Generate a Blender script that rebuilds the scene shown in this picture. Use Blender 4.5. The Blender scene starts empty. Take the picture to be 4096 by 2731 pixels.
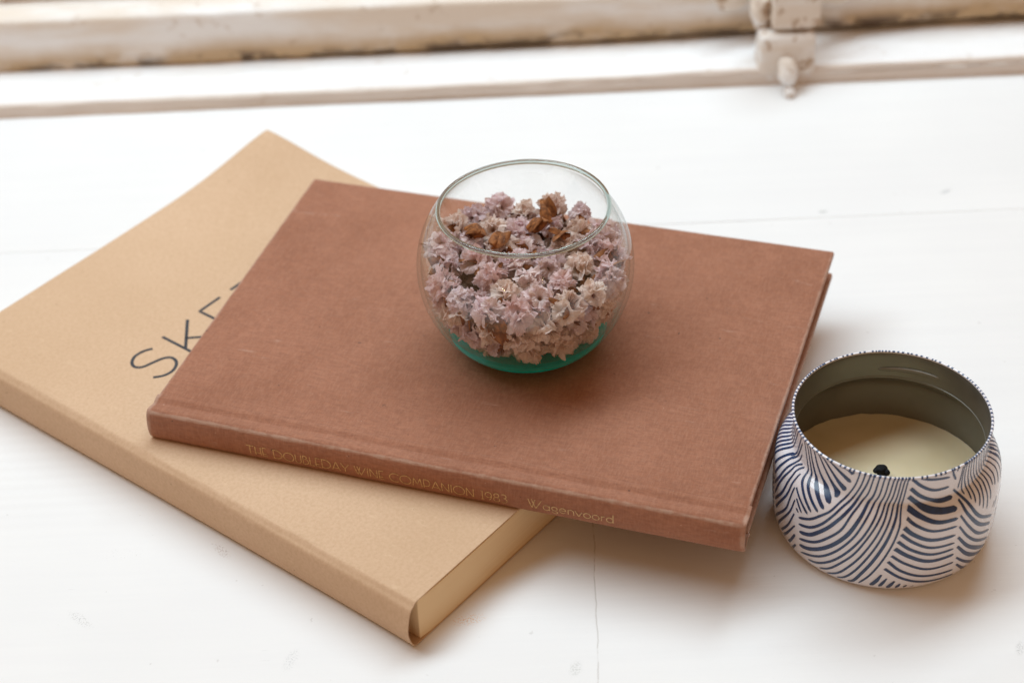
import bpy, math, random
import numpy as np
from mathutils import Vector, Matrix, noise as mnoise

# ------------------------------------------------------------------ scene, camera, light
C = bpy.context.scene
COL = C.collection
C.render.engine = 'CYCLES'
C.cycles.use_denoising = True
C.cycles.max_bounces = 14
C.cycles.transmission_bounces = 12
C.cycles.transparent_max_bounces = 24
C.cycles.diffuse_bounces = 5
C.cycles.sample_clamp_indirect = 6.0
C.cycles.blur_glossy = 0.4
C.render.resolution_x, C.render.resolution_y = 1024, 682

cd = bpy.data.cameras.new("camera")
cam = bpy.data.objects.new("camera", cd); COL.objects.link(cam)
cd.sensor_width = 36.0; cd.sensor_fit = 'HORIZONTAL'; cd.lens = 68.665
cd.clip_start = 0.01; cd.clip_end = 60
RX = (0.9990426, -0.0269110, -0.0344908)
UX = (0.0437472, 0.6145585, 0.7876574)
FX = (0.0, 0.7884121, -0.6151474)
F_ = Vector(FX).normalized(); R_ = F_.cross(Vector(UX)).normalized(); U_ = R_.cross(F_)
cam.matrix_world = Matrix(((R_.x, U_.x, -F_.x, 0), (R_.y, U_.y, -F_.y, 0), (R_.z, U_.z, -F_.z, 0.5277), (0, 0, 0, 1)))
cd.dof.use_dof = True; cd.dof.focus_distance = 0.745; cd.dof.aperture_fstop = 8.0
C.camera = cam

w = bpy.data.worlds.new("World"); C.world = w; w.use_nodes = True
bg = w.node_tree.nodes['Background']
bg.inputs['Color'].default_value = (1.0, 0.58, 0.30, 1); bg.inputs['Strength'].default_value = 0.40

def area(name, loc, tgt, sx, sy, power, col):
    l = bpy.data.lights.new(name, 'AREA'); l.shape = 'RECTANGLE'; l.size = sx; l.size_y = sy
    l.energy = power; l.color = col
    o = bpy.data.objects.new(name, l); COL.objects.link(o); o.location = loc
    o.rotation_euler = (Vector(tgt) - Vector(loc)).to_track_quat('-Z', 'Y').to_euler()
    return o
area("window_daylight", (-0.18, 0.99, 1.08), (0.0, 0.60, 0.0), 1.9, 0.40, 20.5, (0.735, 0.90, 1.0))

# string of tiny warm bulbs in the room behind the camera: seen only as specks mirrored in the glass
for k, p in enumerate([(-.52, -.45, .235), (-.49, -.45, .255), (-.455, -.44, .240), (-.50, -.46, .205), (.33, -.46, .395), (.35, -.46, .425), (.365, -.46, .455), (.375, -.47, .49)]):
    l = bpy.data.lights.new('fairy_bulb', 'POINT'); l.energy = .11; l.color = (1, .66, .30); l.shadow_soft_size = .0050
    o = bpy.data.objects.new('fairy_bulb', l); COL.objects.link(o); o.location = p

C.view_settings.view_transform = 'Standard'; C.view_settings.look = 'None'
C.view_settings.exposure = 0.0; C.view_settings.gamma = 1.0

# ------------------------------------------------------------------ helpers
random.seed(7); rng = np.random.default_rng(11)

def mesh_obj(name, verts, faces, mat=None, parent=None, smooth=True, attr=None):
    me = bpy.data.meshes.new(name)
    me.from_pydata([tuple(v) for v in verts], [], faces)
    if smooth: me.shade_smooth()
    if mat: me.materials.append(mat)
    if attr is not None:
        a = me.attributes.new('t', 'FLOAT', 'POINT'); a.data.foreach_set('value', attr)
    me.update()
    o = bpy.data.objects.new(name, me); COL.objects.link(o)
    if parent: o.parent = parent
    return o

def empty(name, loc, rz=0.0, label=None, cat=None, group=None, kind=None):
    o = bpy.data.objects.new(name, None); COL.objects.link(o); o.empty_display_size = 0.01
    o.location = loc; o.rotation_euler = (0, 0, rz)
    if label: o['label'] = label
    if cat: o['category'] = cat
    if group: o['group'] = group
    if kind: o['kind'] = kind
    return o

def grid(fn, nu, nv, closeu=False, closev=False):
    V = [fn(i, j) for i in range(nu) for j in range(nv)]
    F = []
    for i in range(nu if closeu else nu - 1):
        for j in range(nv if closev else nv - 1):
            a = i * nv + j; b = ((i + 1) % nu) * nv + j
            c = ((i + 1) % nu) * nv + (j + 1) % nv; d = i * nv + (j + 1) % nv
            F.append((a, b, c, d))
    return V, F

def catmull(P, n=10):
    P = [np.array(p, float) for p in P]
    P = [2 * P[0] - P[1]] + P + [2 * P[-1] - P[-2]]; out = []
    for i in range(1, len(P) - 2):
        a, b, c, d = P[i-1], P[i], P[i+1], P[i+2]
        for k in range(n):
            t = k / n
            out.append(.5*((2*b)+(c-a)*t+(2*a-5*b+4*c-d)*t*t+(3*b-a-3*c+d)*t**3))
    out.append(P[-2]); return np.array(out)

def revolve(name, prof, mat, parent=None, seg=128, close=False, attr=None, wob=None):
    prof = np.array(prof)
    def fn(i, j):
        a = 2 * math.pi * i / seg; r, z = prof[j]
        if wob: r, z = wob(a, r, z)
        return (r * math.cos(a), r * math.sin(a), z)
    V, F = grid(fn, seg, len(prof), closeu=True, closev=close)
    return mesh_obj(name, V, F, mat, parent)

def N(x, y, z): return mnoise.noise(Vector((x, y, z)))

# node helpers
class M:
    def __init__(s, name):
        s.m = bpy.data.materials.new(name); s.m.use_nodes = True; s.t = s.m.node_tree
        s.b = s.t.nodes['Principled BSDF']; s.out = s.t.nodes['Material Output']
        s.tc = s.t.nodes.new('ShaderNodeTexCoord')
    def n(s, typ, **kw):
        q = s.t.nodes.new(typ)
        for k, v in kw.items():
            if k in ('operation', 'blend_type', 'data_type', 'wave_type', 'bands_direction', 'feature', 'gradient_type', 'noise_dimensions', 'attribute_name', 'vector_type', 'interpolation_type', 'clamp', 'use_clamp', 'wave_profile'): setattr(q, k, v)
        return q
    def L(s, a, b): s.t.links.new(a, b)
    def val(s, inp, v):
        if hasattr(v, 'is_linked') or hasattr(v, 'links'): s.L(v, inp)
        else: inp.default_value = v
    def map(s, scale=(1,1,1), loc=(0,0,0), rot=(0,0,0), src=None):
        q = s.n('ShaderNodeMapping'); s.L(src or s.tc.outputs['Object'], q.inputs['Vector'])
        q.inputs['Scale'].default_value = scale; q.inputs['Location'].default_value = loc; q.inputs['Rotation'].default_value = rot
        return q.outputs['Vector']
    def noise(s, scale, detail=4, rough=.55, vec=None, dist=0):
        q = s.n('ShaderNodeTexNoise'); s.L(vec or s.tc.outputs['Object'], q.inputs['Vector'])
        q.inputs['Scale'].default_value = scale; q.inputs['Detail'].default_value = detail
        q.inputs['Roughness'].default_value = rough; q.inputs['Distortion'].default_value = dist
        return q.outputs['Fac']
    def math(s, op, a, b=0.0, c=0.0):
        q = s.n('ShaderNodeMath', operation=op)
        s.val(q.inputs[0], a); s.val(q.inputs[1], b); s.val(q.inputs[2], c); return q.outputs[0]
    def ramp(s, x, lo, hi, a=0.0, b=1.0):
        q = s.n('ShaderNodeMapRange', interpolation_type='SMOOTHSTEP'); s.val(q.inputs['Value'], x)
        q.inputs['From Min'].default_value = lo; q.inputs['From Max'].default_value = hi
        q.inputs['To Min'].default_value = a; q.inputs['To Max'].default_value = b
        return q.outputs['Result']
    def mix(s, f, a, b, bt='MIX'):
        q = s.n('ShaderNodeMix', data_type='RGBA', blend_type=bt)
        s.val(q.inputs['Factor'], f)
        for inp, v in ((q.inputs['A'], a), (q.inputs['B'], b)):
            if isinstance(v, (tuple, list)): inp.default_value = (*v[:3], 1)
            else: s.L(v, inp)
        return q.outputs['Result']
    def bump(s, h, strength=.3, dist=.001, nrm=None):
        q = s.n('ShaderNodeBump'); s.L(h, q.inputs['Height']); q.inputs['Strength'].default_value = strength
        q.inputs['Distance'].default_value = dist
        if nrm: s.L(nrm, q.inputs['Normal'])
        return q.outputs['Normal']
    def set(s, color=None, rough=.5, spec=.5, metal=0, normal=None, **kw):
        b = s.b
        if color is not None:
            if isinstance(color, (tuple, list)): b.inputs['Base Color'].default_value = (*color[:3], 1)
            else: s.L(color, b.inputs['Base Color'])
        s.val(b.inputs['Roughness'], rough); b.inputs['Specular IOR Level'].default_value = spec
        b.inputs['Metallic'].default_value = metal
        if normal: s.L(normal, b.inputs['Normal'])
        for k, v in kw.items(): s.val(b.inputs[k.replace('_', ' ')], v)
        return s.m
    def sep(s, v=None):
        q = s.n('ShaderNodeSeparateXYZ'); s.L(v or s.tc.outputs['Object'], q.inputs[0]); return q.outputs

# ------------------------------------------------------------------ materials
def mat_sill():
    m = M('white_painted_wood')
    big = m.noise(6, 3); fine = m.noise(300, 4)
    col = m.mix(m.ramp(big, .35, .7), (.80, .80, .80), (.84, .84, .835))
    grain_v = m.map(scale=(18, 420, 60))
    grain = m.noise(1.0, 5, .6, grain_v, .6)
    gr = m.noise(1, 4, .6, m.map(scale=(7, 160, 1)))
    col = m.mix(m.ramp(gr, .35, .7, 0, .3), col, (.775, .775, .78))
    scr = m.ramp(m.noise(1, 3, .6, m.map(scale=(60, 900, 1), rot=(0, 0, .35))), .735, .765)
    col = m.mix(m.math('MULTIPLY', scr, .35), col, (.50, .49, .48))
    dst = m.ramp(m.noise(480, 2, .5, m.map(loc=(4, 4, 0))), .745, .77)
    col = m.mix(m.math('MULTIPLY', dst, m.ramp(m.noise(9, 2), .5, .65, 0, .4)), col, (.40, .38, .36))
    # faint wood grain rings showing through the paint at the front left
    rv = m.map(loc=(.30, -.50, 0))
    wv = m.n('ShaderNodeTexWave', wave_type='RINGS'); m.L(rv, wv.inputs['Vector'])
    wv.inputs['Scale'].default_value = 55; wv.inputs['Distortion'].default_value = 2.5; wv.inputs['Detail'].default_value = 2; wv.inputs['Detail Scale'].default_value = 12
    ringmask = m.ramp(m.n_len((-.212, .607, 0), (9, 14, 1)), .0, 1.0, 1.0, 0.0)
    col = m.mix(m.math('MULTIPLY', m.math('MULTIPLY', wv.outputs['Fac'], ringmask), .10), col, (.60, .58, .56))
    # scuffs and stains with their own shape
    for (x, y, ang, lx, ly, c, th, amt) in [
        (-.1664, .5185, -.75, .0085, .0028, (.30, .30, .28), .52, .42),
        (-.0858, .4933, 1.25, .0075, .0030, (.33, .34, .35), .52, .42),
        (-.1163, .5521, -.9, .0065, .0026, (.50, .44, .42), .50, .7),
        (-.0209, .5097, .15, .0085, .0038, (.72, .42, .20), .52, .75),
        (.2113, .7784, .5, .0045, .0018, (.35, .37, .38), .45, .6),
        (.1503, .7657, .1, .0030, .0016, (.35, .38, .36), .42, .6),
        (.0178, .483, 1.3, .0050, .0030, (.52, .53, .50), .48, .6),
        (.1785, .4835, 1.3, .0045, .0020, (.42, .42, .42), .48, .6),
        (-.155, .553, 0.0, .012, .005, (.55, .54, .53), .60, .6),
        (.178, .60, .4, .010, .006, (.55, .54, .53), .60, .5)]:
        d = m.n_len((x, y, 0), (1/lx, 1/ly, 0), ang)
        nz = m.noise(1400, 3, .7)
        k = m.math('MULTIPLY', m.ramp(d, .35, 1.0, 1, 0), m.ramp(nz, th, th + .08))
        col = m.mix(m.math('MULTIPLY', k, amt), col, c)
    # tiny specks
    sp = m.ramp(m.noise(260, 2, .5), .73, .77)
    col = m.mix(m.math('MULTIPLY', sp, .30), col, (.45, .42, .40))
    # hairline crack in the paint running towards the front edge
    xyz = m.sep()
    wob = m.math('MULTIPLY', m.math('SUBTRACT', m.noise(45, 3, .6), .5), .0022)
    cx = m.math('ADD', m.math('SUBTRACT', xyz[0], .0285), wob)
    cx = m.math('ABSOLUTE', m.math('SUBTRACT', cx, m.math('MULTIPLY', m.math('SUBTRACT', xyz[1], .556), .034)))
    ck = m.math('MULTIPLY', m.ramp(cx, .00012, .00042, 1, 0), m.ramp(xyz[1], .585, .60, 1, 0))
    ck = m.math('MULTIPLY', ck, m.ramp(m.noise(140, 2), .38, .5, .3, 1))
    col = m.mix(m.math('MULTIPLY', ck, .38), col, (.34, .30, .26))
    h = m.math('ADD', m.math('MULTIPLY', grain, .5), m.math('MULTIPLY', fine, .12))
    h = m.math('ADD', h, m.math('MULTIPLY', m.noise(38, 3), .8))
    h = m.math('SUBTRACT', h, m.math('MULTIPLY', ck, .3))
    return m.set(col, rough=.42, spec=.35, normal=m.bump(h, .16, .0012))
def n_len(m, loc, scale, ang=0.0):
    q = m.n('ShaderNodeMapping'); q.vector_type = 'TEXTURE'; m.L(m.tc.outputs['Object'], q.inputs['Vector'])
    q.inputs['Location'].default_value = loc; q.inputs['Rotation'].default_value = (0, 0, ang)
    q.inputs['Scale'].default_value = (1/scale[0] if scale[0] else 1, 1/scale[1] if scale[1] else 1, 1)
    sp = m.n('ShaderNodeSeparateXYZ'); m.L(q.outputs[0], sp.inputs[0])
    return m.math('SQRT', m.math('ADD', m.math('POWER', sp.outputs[0], 2), m.math('POWER', sp.outputs[1], 2)))
M.n_len = n_len

def mat_frame(grime=0.0, z0=.012, light=False, chip=None):
    m = M('old_white_frame_paint')
    v = m.map(scale=(1, 3, 5))
    big = m.noise(9, 4, .6, v); fine = m.noise(120, 4)
    col = m.mix(m.ramp(big, .38, .62), (.76, .67, .58) if not light else (.84, .83, .83), (.86, .855, .855))
    h = m.math('ADD', m.math('MULTIPLY', m.noise(60, 4), .8), m.math('MULTIPLY', fine, .3))
    if grime:
        xyz = m.sep()
        # brown weathering that crept up the bottom of the rail
        zz = m.math('SUBTRACT', xyz[2], m.math('MULTIPLY', xyz[0], .0146))
        edge = m.math('ADD', zz, m.math('MULTIPLY', m.math('SUBTRACT', m.noise(16, 4, .6, m.map(scale=(1, .2, .6))), .5), .014))
        st = m.ramp(edge, z0 + .005, z0 + .019, 1, 0)
        st = m.math('MULTIPLY', st, m.ramp(m.noise(30, 3, .6, m.map(scale=(1, 1, 2), loc=(3, 0, 0))), .25, .55, .35, 1))
        col = m.mix(m.math('MULTIPLY', st, .9), col, (.50, .33, .16))
        st2 = m.math('MULTIPLY', m.ramp(edge, z0 + .001, z0 + .009, 1, 0), m.ramp(m.noise(55, 4, .65, m.map(scale=(1, 1, 1.5), loc=(7, 0, 0))), .42, .56))
        col = m.mix(m.math('MULTIPLY', st2, .95), col, (.10, .06, .035))
    if light:
        xyz = m.sep()
        jt = m.ramp(m.math('ADD', xyz[2], m.math('MULTIPLY', m.math('SUBTRACT', m.noise(60, 4, .6), .5), .006)), .0002, .0030, 1, 0)
        jt = m.math('MULTIPLY', jt, m.ramp(xyz[1], .890, .892, 1, 0))
        col = m.mix(m.math('MULTIPLY', jt, .75), col, (.52, .34, .20))
        fc_ = m.math('MULTIPLY', m.ramp(xyz[1], .8860, .8880, 1, 0), .8)
        col = m.mix(fc_, col, (.70, .60, .52))
        lk = m.ramp(m.noise(1, 4, .6, m.map(scale=(22, 70, 70), loc=(2, 0, 0))), .56, .68)
        col = m.mix(m.math('MULTIPLY', lk, .14), col, (.60, .52, .42))
    ch = m.ramp(m.noise(75, 4, .7, m.map(loc=(1, 2, 3))), .57 if chip else .61, .62 if chip else .66)
    col = m.mix(m.math('MULTIPLY', ch, chip if chip else .2 if light else .38), col, (.45, .31, .20))
    return m.set(col, rough=.5, spec=.35, normal=m.bump(h, .35, .0015))

def mat_cloth(name, faded=True):
    m = M(name)
    # brown book cloth: threads along u (ribs) crossed by finer threads
    n1 = m.noise(1, 3, .6, m.map(scale=(300, 1500, 1100)))
    n2 = m.noise(1, 2, .6, m.map(scale=(1500, 330, 330)))
    mott = m.noise(17, 4, .65); mott2 = m.noise(60, 3, .6)
    col = m.mix(m.ramp(mott, .3, .7), (.300, .126, .073), (.368, .162, .098))
    col = m.mix(m.ramp(mott2, .35, .7, 0, .35), col, (.42, .195, .122))
    col = m.mix(m.ramp(n1, .30, .72, 0, .62), col, (.235, .105, .068))
    col = m.mix(m.ramp(n2, .35, .75, 0, .30), col, (.46, .235, .155))
    sp = m.ramp(m.noise(1, 3, .6, m.map(scale=(420, 700, 500))), .72, .77)
    col = m.mix(m.math('MULTIPLY', sp, .6), col, (.64, .44, .34))
    sc = m.ramp(m.noise(1, 4, .7, m.map(scale=(40, 200, 90), loc=(.3, .2, 0))), .64, .75)
    col = m.mix(m.math('MULTIPLY', sc, .30), col, (.55, .37, .29))
    xyz = m.sep()
    e1 = m.math('MINIMUM', xyz[0], m.math('SUBTRACT', .2404, xyz[0]))
    e2 = m.math('SUBTRACT', m.math('ADD', .1687, m.math('MULTIPLY', xyz[0], .0204)), xyz[1])
    e3 = m.math('ABSOLUTE', m.math('ADD', xyz[1], .0036))
    e4 = m.math('ADD', e3, m.math('MULTIPLY', m.math('ABSOLUTE', m.math('SUBTRACT', xyz[2], .0132)), 1.0))
    ed = m.math('MINIMUM', m.math('MINIMUM', e1, e2), m.math('MULTIPLY', e4, .9))
    ed = m.math('ADD', ed, m.math('MULTIPLY', m.math('SUBTRACT', m.noise(90, 4, .7), .5), .0022))
    wear = m.math('MULTIPLY', m.ramp(ed, .0002, .0014, 1, 0), m.ramp(m.noise(240, 3, .6), .3, .6, .35, 1))
    col = m.mix(m.math('MULTIPLY', wear, .55), col, (.52, .37, .29))
    pt = m.ramp(m.noise(7, 3, .6, m.map(loc=(9, 3, 1))), .45, .68)
    col = m.mix(m.math('MULTIPLY', pt, .35), col, (.45, .215, .135))
    if faded:
        dk = m.ramp(m.noise(330, 2, .5, m.map(loc=(5, 1, 0))), .755, .78)
        col = m.mix(m.math('MULTIPLY', dk, .7), col, (.10, .06, .05))
    wv = m.n('ShaderNodeTexWave', wave_type='BANDS'); wv.bands_direction = 'Y'
    m.L(m.map(scale=(1, 1, 1)), wv.inputs['Vector']); wv.inputs['Scale'].default_value = 360
    wv.inputs['Distortion'].default_value = 1.2; wv.inputs['Detail'].default_value = 2; wv.inputs['Detail Scale'].default_value = 3
    h = m.math('ADD', m.math('MULTIPLY', n1, .7), m.math('MULTIPLY', n2, .5))
    return m.set(col, rough=.85, spec=.12, normal=m.bump(h, .55, .0006), Sheen_Weight=.08, Sheen_Roughness=.5)

def mat_kraft(name='brown_kraft_card', dark=0.0):
    m = M(name)
    a = m.noise(9, 3); b = m.noise(700, 3, .7); c = m.noise(1, 4, .7, m.map(scale=(500, 160, 300)))
    col = m.mix(m.ramp(a, .3, .7), (.595, .405, .258), (.655, .455, .302))
    col = m.mix(m.ramp(b, .35, .7, 0, .40), col, (.49, .315, .18))
    col = m.mix(m.ramp(c, .55, .8, 0, .40), col, (.74, .54, .36))
    sp = m.ramp(m.noise(420, 2, .5), .73, .77)
    col = m.mix(m.math('MULTIPLY', sp, .45), col, (.30, .18, .10))
    h = m.math('ADD', m.math('MULTIPLY', b, .5), m.math('MULTIPLY', m.noise(28, 3), 1.0))
    return m.set(col, rough=.72, spec=.25, normal=m.bump(h, .14, .0008))

def mat_pages(col1, col2, axis='z'):
    m = M('stacked_paper_edges')
    v = m.map(scale=(5, 5, 2600))
    n1 = m.noise(1, 3, .8, v)
    col = m.mix(m.ramp(n1, .3, .7), col1, col2)
    return m.set(col, rough=.8, spec=.2, normal=m.bump(n1, .35, .0003))

def plain(name, col, rough=.5, spec=.5, metal=0, nz=None, **kw):
    m = M(name)
    c = col; nr = None
    if nz:
        f = m.noise(nz[0], 4); c = m.mix(m.ramp(f, .3, .7), col, tuple(x * nz[1] for x in col)); nr = m.bump(f, nz[2], .0008)
    return m.set(c, rough, spec, metal, nr, **kw)
# ------------------------------------------------------------------ the setting
SILL = mat_sill()
def rounded_slab(name, us, vfun, z0, z1, bev, mat, parent=None, wob=0.0, seed=0.0, zadd=None, nseg=3, nv=2):
    """long board along local x; vfun(u) gives (v0, v1); rounded on all edges"""
    u0, u1 = us[0], us[-1]
    stations = []
    for k in range(nseg + 1):
        a = math.pi / 2 * k / nseg; stations.append((u0 + bev * (1 - math.sin(a)), bev * (1 - math.cos(a)) if False else bev * (1 - math.sin(a))))
    ends = [(u0 + bev * (1 - math.cos(math.pi/2*k/nseg)), bev * (1 - math.sin(math.pi/2*k/nseg))) for k in range(nseg + 1)]
    st = ends + [(u, 0.0) for u in us[1:-1]] + [(u0 + u1 - u, i) for u, i in ends[::-1]]
    loops = []
    for u, ins in st:
        v0, v1 = vfun(u); loop = []
        b = max(bev - ins, 1e-5)
        for (cv, cz, a0) in ((v0 + bev, z0 + bev, math.pi), (v1 - bev, z0 + bev, 1.5*math.pi), (v1 - bev, z1 - bev, 0), (v0 + bev, z1 - bev, .5*math.pi)):
            for k in range(nseg + 1):
                a = a0 + math.pi/2*k/nseg
                loop.append([cv + b*math.cos(a), cz + b*math.sin(a)])
            if nv > 2 and a0 in (1.5*math.pi - math.pi/2, .5*math.pi):
                pass
        loops.append((u, loop))
    # insert points across the broad faces
    V = []; F = []; n = None
    for u, loop in loops:
        L = []
        m = len(loop)
        for i, p in enumerate(loop):
            L.append(p); q = loop[(i+1) % m]
            if abs(q[0]-p[0]) > 4*bev and nv > 2:
                for k in range(1, nv): L.append([p[0]+(q[0]-p[0])*k/nv, p[1]+(q[1]-p[1])*k/nv])
        n = len(L)
        for v, z in L:
            dz = wob * N(u*25+seed, v*25, seed) if wob else 0
            dv = wob * N(u*40+seed, 5.0, seed) if wob else 0
            if zadd: dz += zadd(u, v)
            V.append((u, v + dv, z + dz))
    for i in range(len(loops)-1):
        for j in range(n):
            F.append((i*n+j, i*n+(j+1) % n, (i+1)*n+(j+1) % n, (i+1)*n+j))
    F.append(tuple(range(n))[::-1]); F.append(tuple((len(loops)-1)*n+j for j in range(n)))
    F = [f[::-1] for f in F]
    return mesh_obj(name, V, F, mat, parent)

sill = empty('window_sill', (0, 0, 0), kind='structure')
lin = lambda a, b, n: [a + (b-a)*i/(n-1) for i in range(n)]
rounded_slab('board', lin(-1.3, 1.3, 60), lambda u: (.25, .76132), -.030, 0.0, .0003, SILL, sill, wob=.00012, seed=1.0, nv=30)
rounded_slab('board', lin(-1.3, 1.3, 60), lambda u: (.76140, .9600), -.030, 0.00005, .0003, SILL, sill, wob=.00012, seed=4.0, nv=12)

frame = empty('window_frame', (0, 0, 0), kind='structure')
FR = mat_frame(); FL = mat_frame(light=True); FG = mat_frame(1.0, .0105)
def sweep_x(name, prof, x0, x1, n, mat, parent, dfun=None):
    """prof: list of (y, z); dfun(x, i, y, z) -> (y, z)"""
    V = []; F = []; m = len(prof)
    for k in range(n):
        x = x0 + (x1-x0)*k/(n-1)
        for i, (y, z) in enumerate(prof):
            if dfun: y, z = dfun(x, i, y, z)
            V.append((x, y, z))
    for k in range(n-1):
        for i in range(m-1):
            F.append((k*m+i, (k+1)*m+i, (k+1)*m+i+1, k*m+i+1))
    F.append(tuple(range(m))); F.append(tuple((n-1)*m+i for i in range(m))[::-1])
    return mesh_obj(name, V, F, mat, parent)
def d_lip(x, i, y, z):
    h = np.interp(x, [-.5, -.26, -.03, .12, .27, .5], [.0, .0, .0006, .0030, .0048, .0048])
    k = min(1, z/.005)
    if z > .0001: z = z + h*k*(1 if i < 8 else .6) + .0006*N(x*22, i*.35, 2) + .0003*N(x*90, i*.5, 4)
    y = y + .0009*N(x*14, i*.2, 7)*(1 if i < 9 else 0) + .0004*N(x*70, i*.6, 5)
    return y, z
lip = catmull([(.8842, -.004), (.8842, .0012), (.8844, .0042), (.8848, .0063), (.8860, .0071), (.8900, .0073), (.9000, .0075), (.9150, .0078), (.9300, .0082)], 4)
lip = [tuple(p) for p in lip] + [(.9600, .0082), (.9600, -.004)]
sweep_x('sill_moulding', lip, -1.3, 1.3, 700, FL, frame, d_lip)
def d_rail(x, i, y, z):
    s = .0146*(x+.03) * max(0, 1-(z-.010)/.026)
    e = .0010*N(x*18, 1.0, 3) + .0006*N(x*60, 2.0, 3) if z < .013 else 0
    y = y + .0010*N(x*9, z*60, 8) + .0004*N(x*50, z*200, 3)
    return y, z + s + e
rail = catmull([(.9245, .0096), (.9205, .0098), (.9182, .0125), (.9172, .0170), (.9176, .0230), (.9180, .0300), (.9186, .0355), (.9202, .0378), (.9240, .0388), (.9330, .0394)], 5)
rail = [tuple(p) for p in rail] + [(.96, .0394), (.96, .0096)]
sweep_x('bottom_rail', rail, -1.3, 1.3, 700, FG, frame, d_rail)
bead = catmull([(.9385, .0390), (.9372, .0420), (.9366, .0480), (.9372, .0560), (.9400, .0600), (.9500, .0605)], 4)
bead = [tuple(p) for p in bead] + [(.9598, .0605), (.9598, .0390)]
sweep_x('glazing_bead', bead, -1.3, 1.3, 300, mat_frame(), frame, lambda x, i, y, z: (y + .0008*N(x*12, i*.2, 9), z + .0005*N(x*15, i*.3, 11)))

# ------------------------------------------------------------------ window latch (blobby, painted over many times)
PAINT = mat_frame(chip=.9); PAINT.name = 'thick_old_paint'
latch = empty('window_latch', (.150, .886, .006), label='thickly painted old window latch with a peg hanging over the edge of the white moulding', cat='latch')
def blob(name, c, s, mat, parent, rz=0, rx=0, p=4.0, amp=.0006, seed=0., nu=56, nv=32, dent=None):
    """superellipsoid with paint-like unevenness, c in the parent's frame"""
    V = []
    def fn(i, j):
        a = 2*math.pi*i/nu; b = -math.pi/2 + math.pi*j/(nv-1)
        sg = lambda x, e: math.copysign(abs(x)**e, x)
        e = 2.0/p
        x = s[0]*sg(math.cos(b), e)*sg(math.cos(a), e); y = s[1]*sg(math.cos(b), e)*sg(math.sin(a), e); z = s[2]*sg(math.sin(b), e)
        v = Vector((x, y, z)); d = v.normalized() if v.length else Vector((0, 0, 1))
        v = v + d*(amp*N(x*160+seed, y*160, z*160) + amp*.4*N(x*500+seed, y*500, z*500))
        v.rotate(Matrix.Rotation(rx, 3, 'X')); v.rotate(Matrix.Rotation(rz, 3, 'Z'))
        return (v.x+c[0], v.y+c[1], v.z+c[2])
    V, F = grid(fn, nu, nv, closeu=True)
    return mesh_obj(name, V, F, mat, parent)
# frame of the latch: origin (.150,.886,.006)
blob('keeper_plate', (-.0010, .0065, .0090), (.0146, .0085, .0124), PAINT, latch, p=10, seed=1, amp=.0011)
blob('keeper_cap', (-.0005, -.0012, .0172), (.0062, .0014, .0016), PAINT, latch, p=3, seed=12, amp=.0005)
blob('peg', (-.0018, -.0075, .0055), (.0050, .0052, .0072), PAINT, latch, p=2.6, rx=-.5, seed=2, amp=.0007)
blob('peg_tip', (-.0010, -.0135, -.0040), (.0030, .0032, .0030), PAINT, latch, p=2.2, seed=9, amp=.0005)
blob('bolt_housing', (.0035, .0135, .0438), (.0128, .0105, .0206), PAINT, latch, p=14, seed=3, amp=.0009)
blob('bolt_knob', (-.0135, .0160, .0300), (.0052, .0065, .0118), PAINT, latch, p=2.6, seed=4, amp=.0022)
for cx_, sd in ((-.0270, 5), (.0270, 6)):
    bs = blob('screw_boss', (cx_, .0300, .0320), (.0100, .0042, .0100), PAINT, latch, p=2.4, seed=sd, amp=.0008)
    blob('screw_head', (cx_, .0262, .0318), (.0036, .0018, .0036), PAINT, bs, p=2.4, seed=sd+3, amp=.0004)
blob('paint_drip', (.0190, -.0010+.006, .0016), (.0085, .0022, .0012), PAINT, latch, p=2.4, seed=13, amp=.0004)
blob('paint_drip', (-.0200, .0085, .0008), (.0060, .0030, .0011), PAINT, latch, p=2.4, seed=15, amp=.0004)

# ------------------------------------------------------------------ kraft sketchbook (local x = across the cover, y = up the spine)
KR = mat_kraft(); KT = .0217
kraft = empty('sketchbook', (-.0403, .4969, 0.0002), .8778, label='kraft brown softcover sketchbook lying flat beneath the reddish brown clothbound book', cat='book')
KW, KL = .1978, .2605
def curl(u, v):
    d = math.hypot((KW-u), (KL-v)); return .0094*math.exp(-(d/.036)**1.7)
def cov_fn(z_of):
    return z_of
# front cover: thin card with a curled far corner
nu_, nv_ = 60, 76
V = []; F = []
def cover_pt(i, j, top):
    u = .0030 + (KW-.0030)*i/(nu_-1); v = KL*j/(nv_-1)
    c = curl(u, v)
    z = KT - (0 if top else .00045) + c + (.00012*N(u*30, v*30, 3) - .00012 if top else .00012*N(u*30, v*30, 3) - .00012)
    pull = c*.46
    return (u - pull*.7, v - pull*.7, z)
top = [cover_pt(i, j, True) for i in range(nu_) for j in range(nv_)]
bot = [cover_pt(i, j, False) for i in range(nu_) for j in range(nv_)]
V = top + bot; o_ = len(top)
for i in range(nu_-1):
    for j in range(nv_-1):
        a, b, c, d = i*nv_+j, (i+1)*nv_+j, (i+1)*nv_+j+1, i*nv_+j+1
        F.append((a, b, c, d)); F.append((d+o_, c+o_, b+o_, a+o_))
for i in range(nu_-1):
    a, b = i*nv_, (i+1)*nv_; F.append((a, a+o_, b+o_, b))
    a, b = i*nv_+nv_-1, (i+1)*nv_+nv_-1; F.append((b, b+o_, a+o_, a))
for j in range(nv_-1):
    a, b = (nu_-1)*nv_+j, (nu_-1)*nv_+j+1; F.append((a, a+o_, b+o_, b))
fc = mesh_obj('front_cover', V, F, KR, kraft)
md = fc.modifiers.new('edge', 'EDGE_SPLIT'); md.split_angle = math.radians(60)

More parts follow.
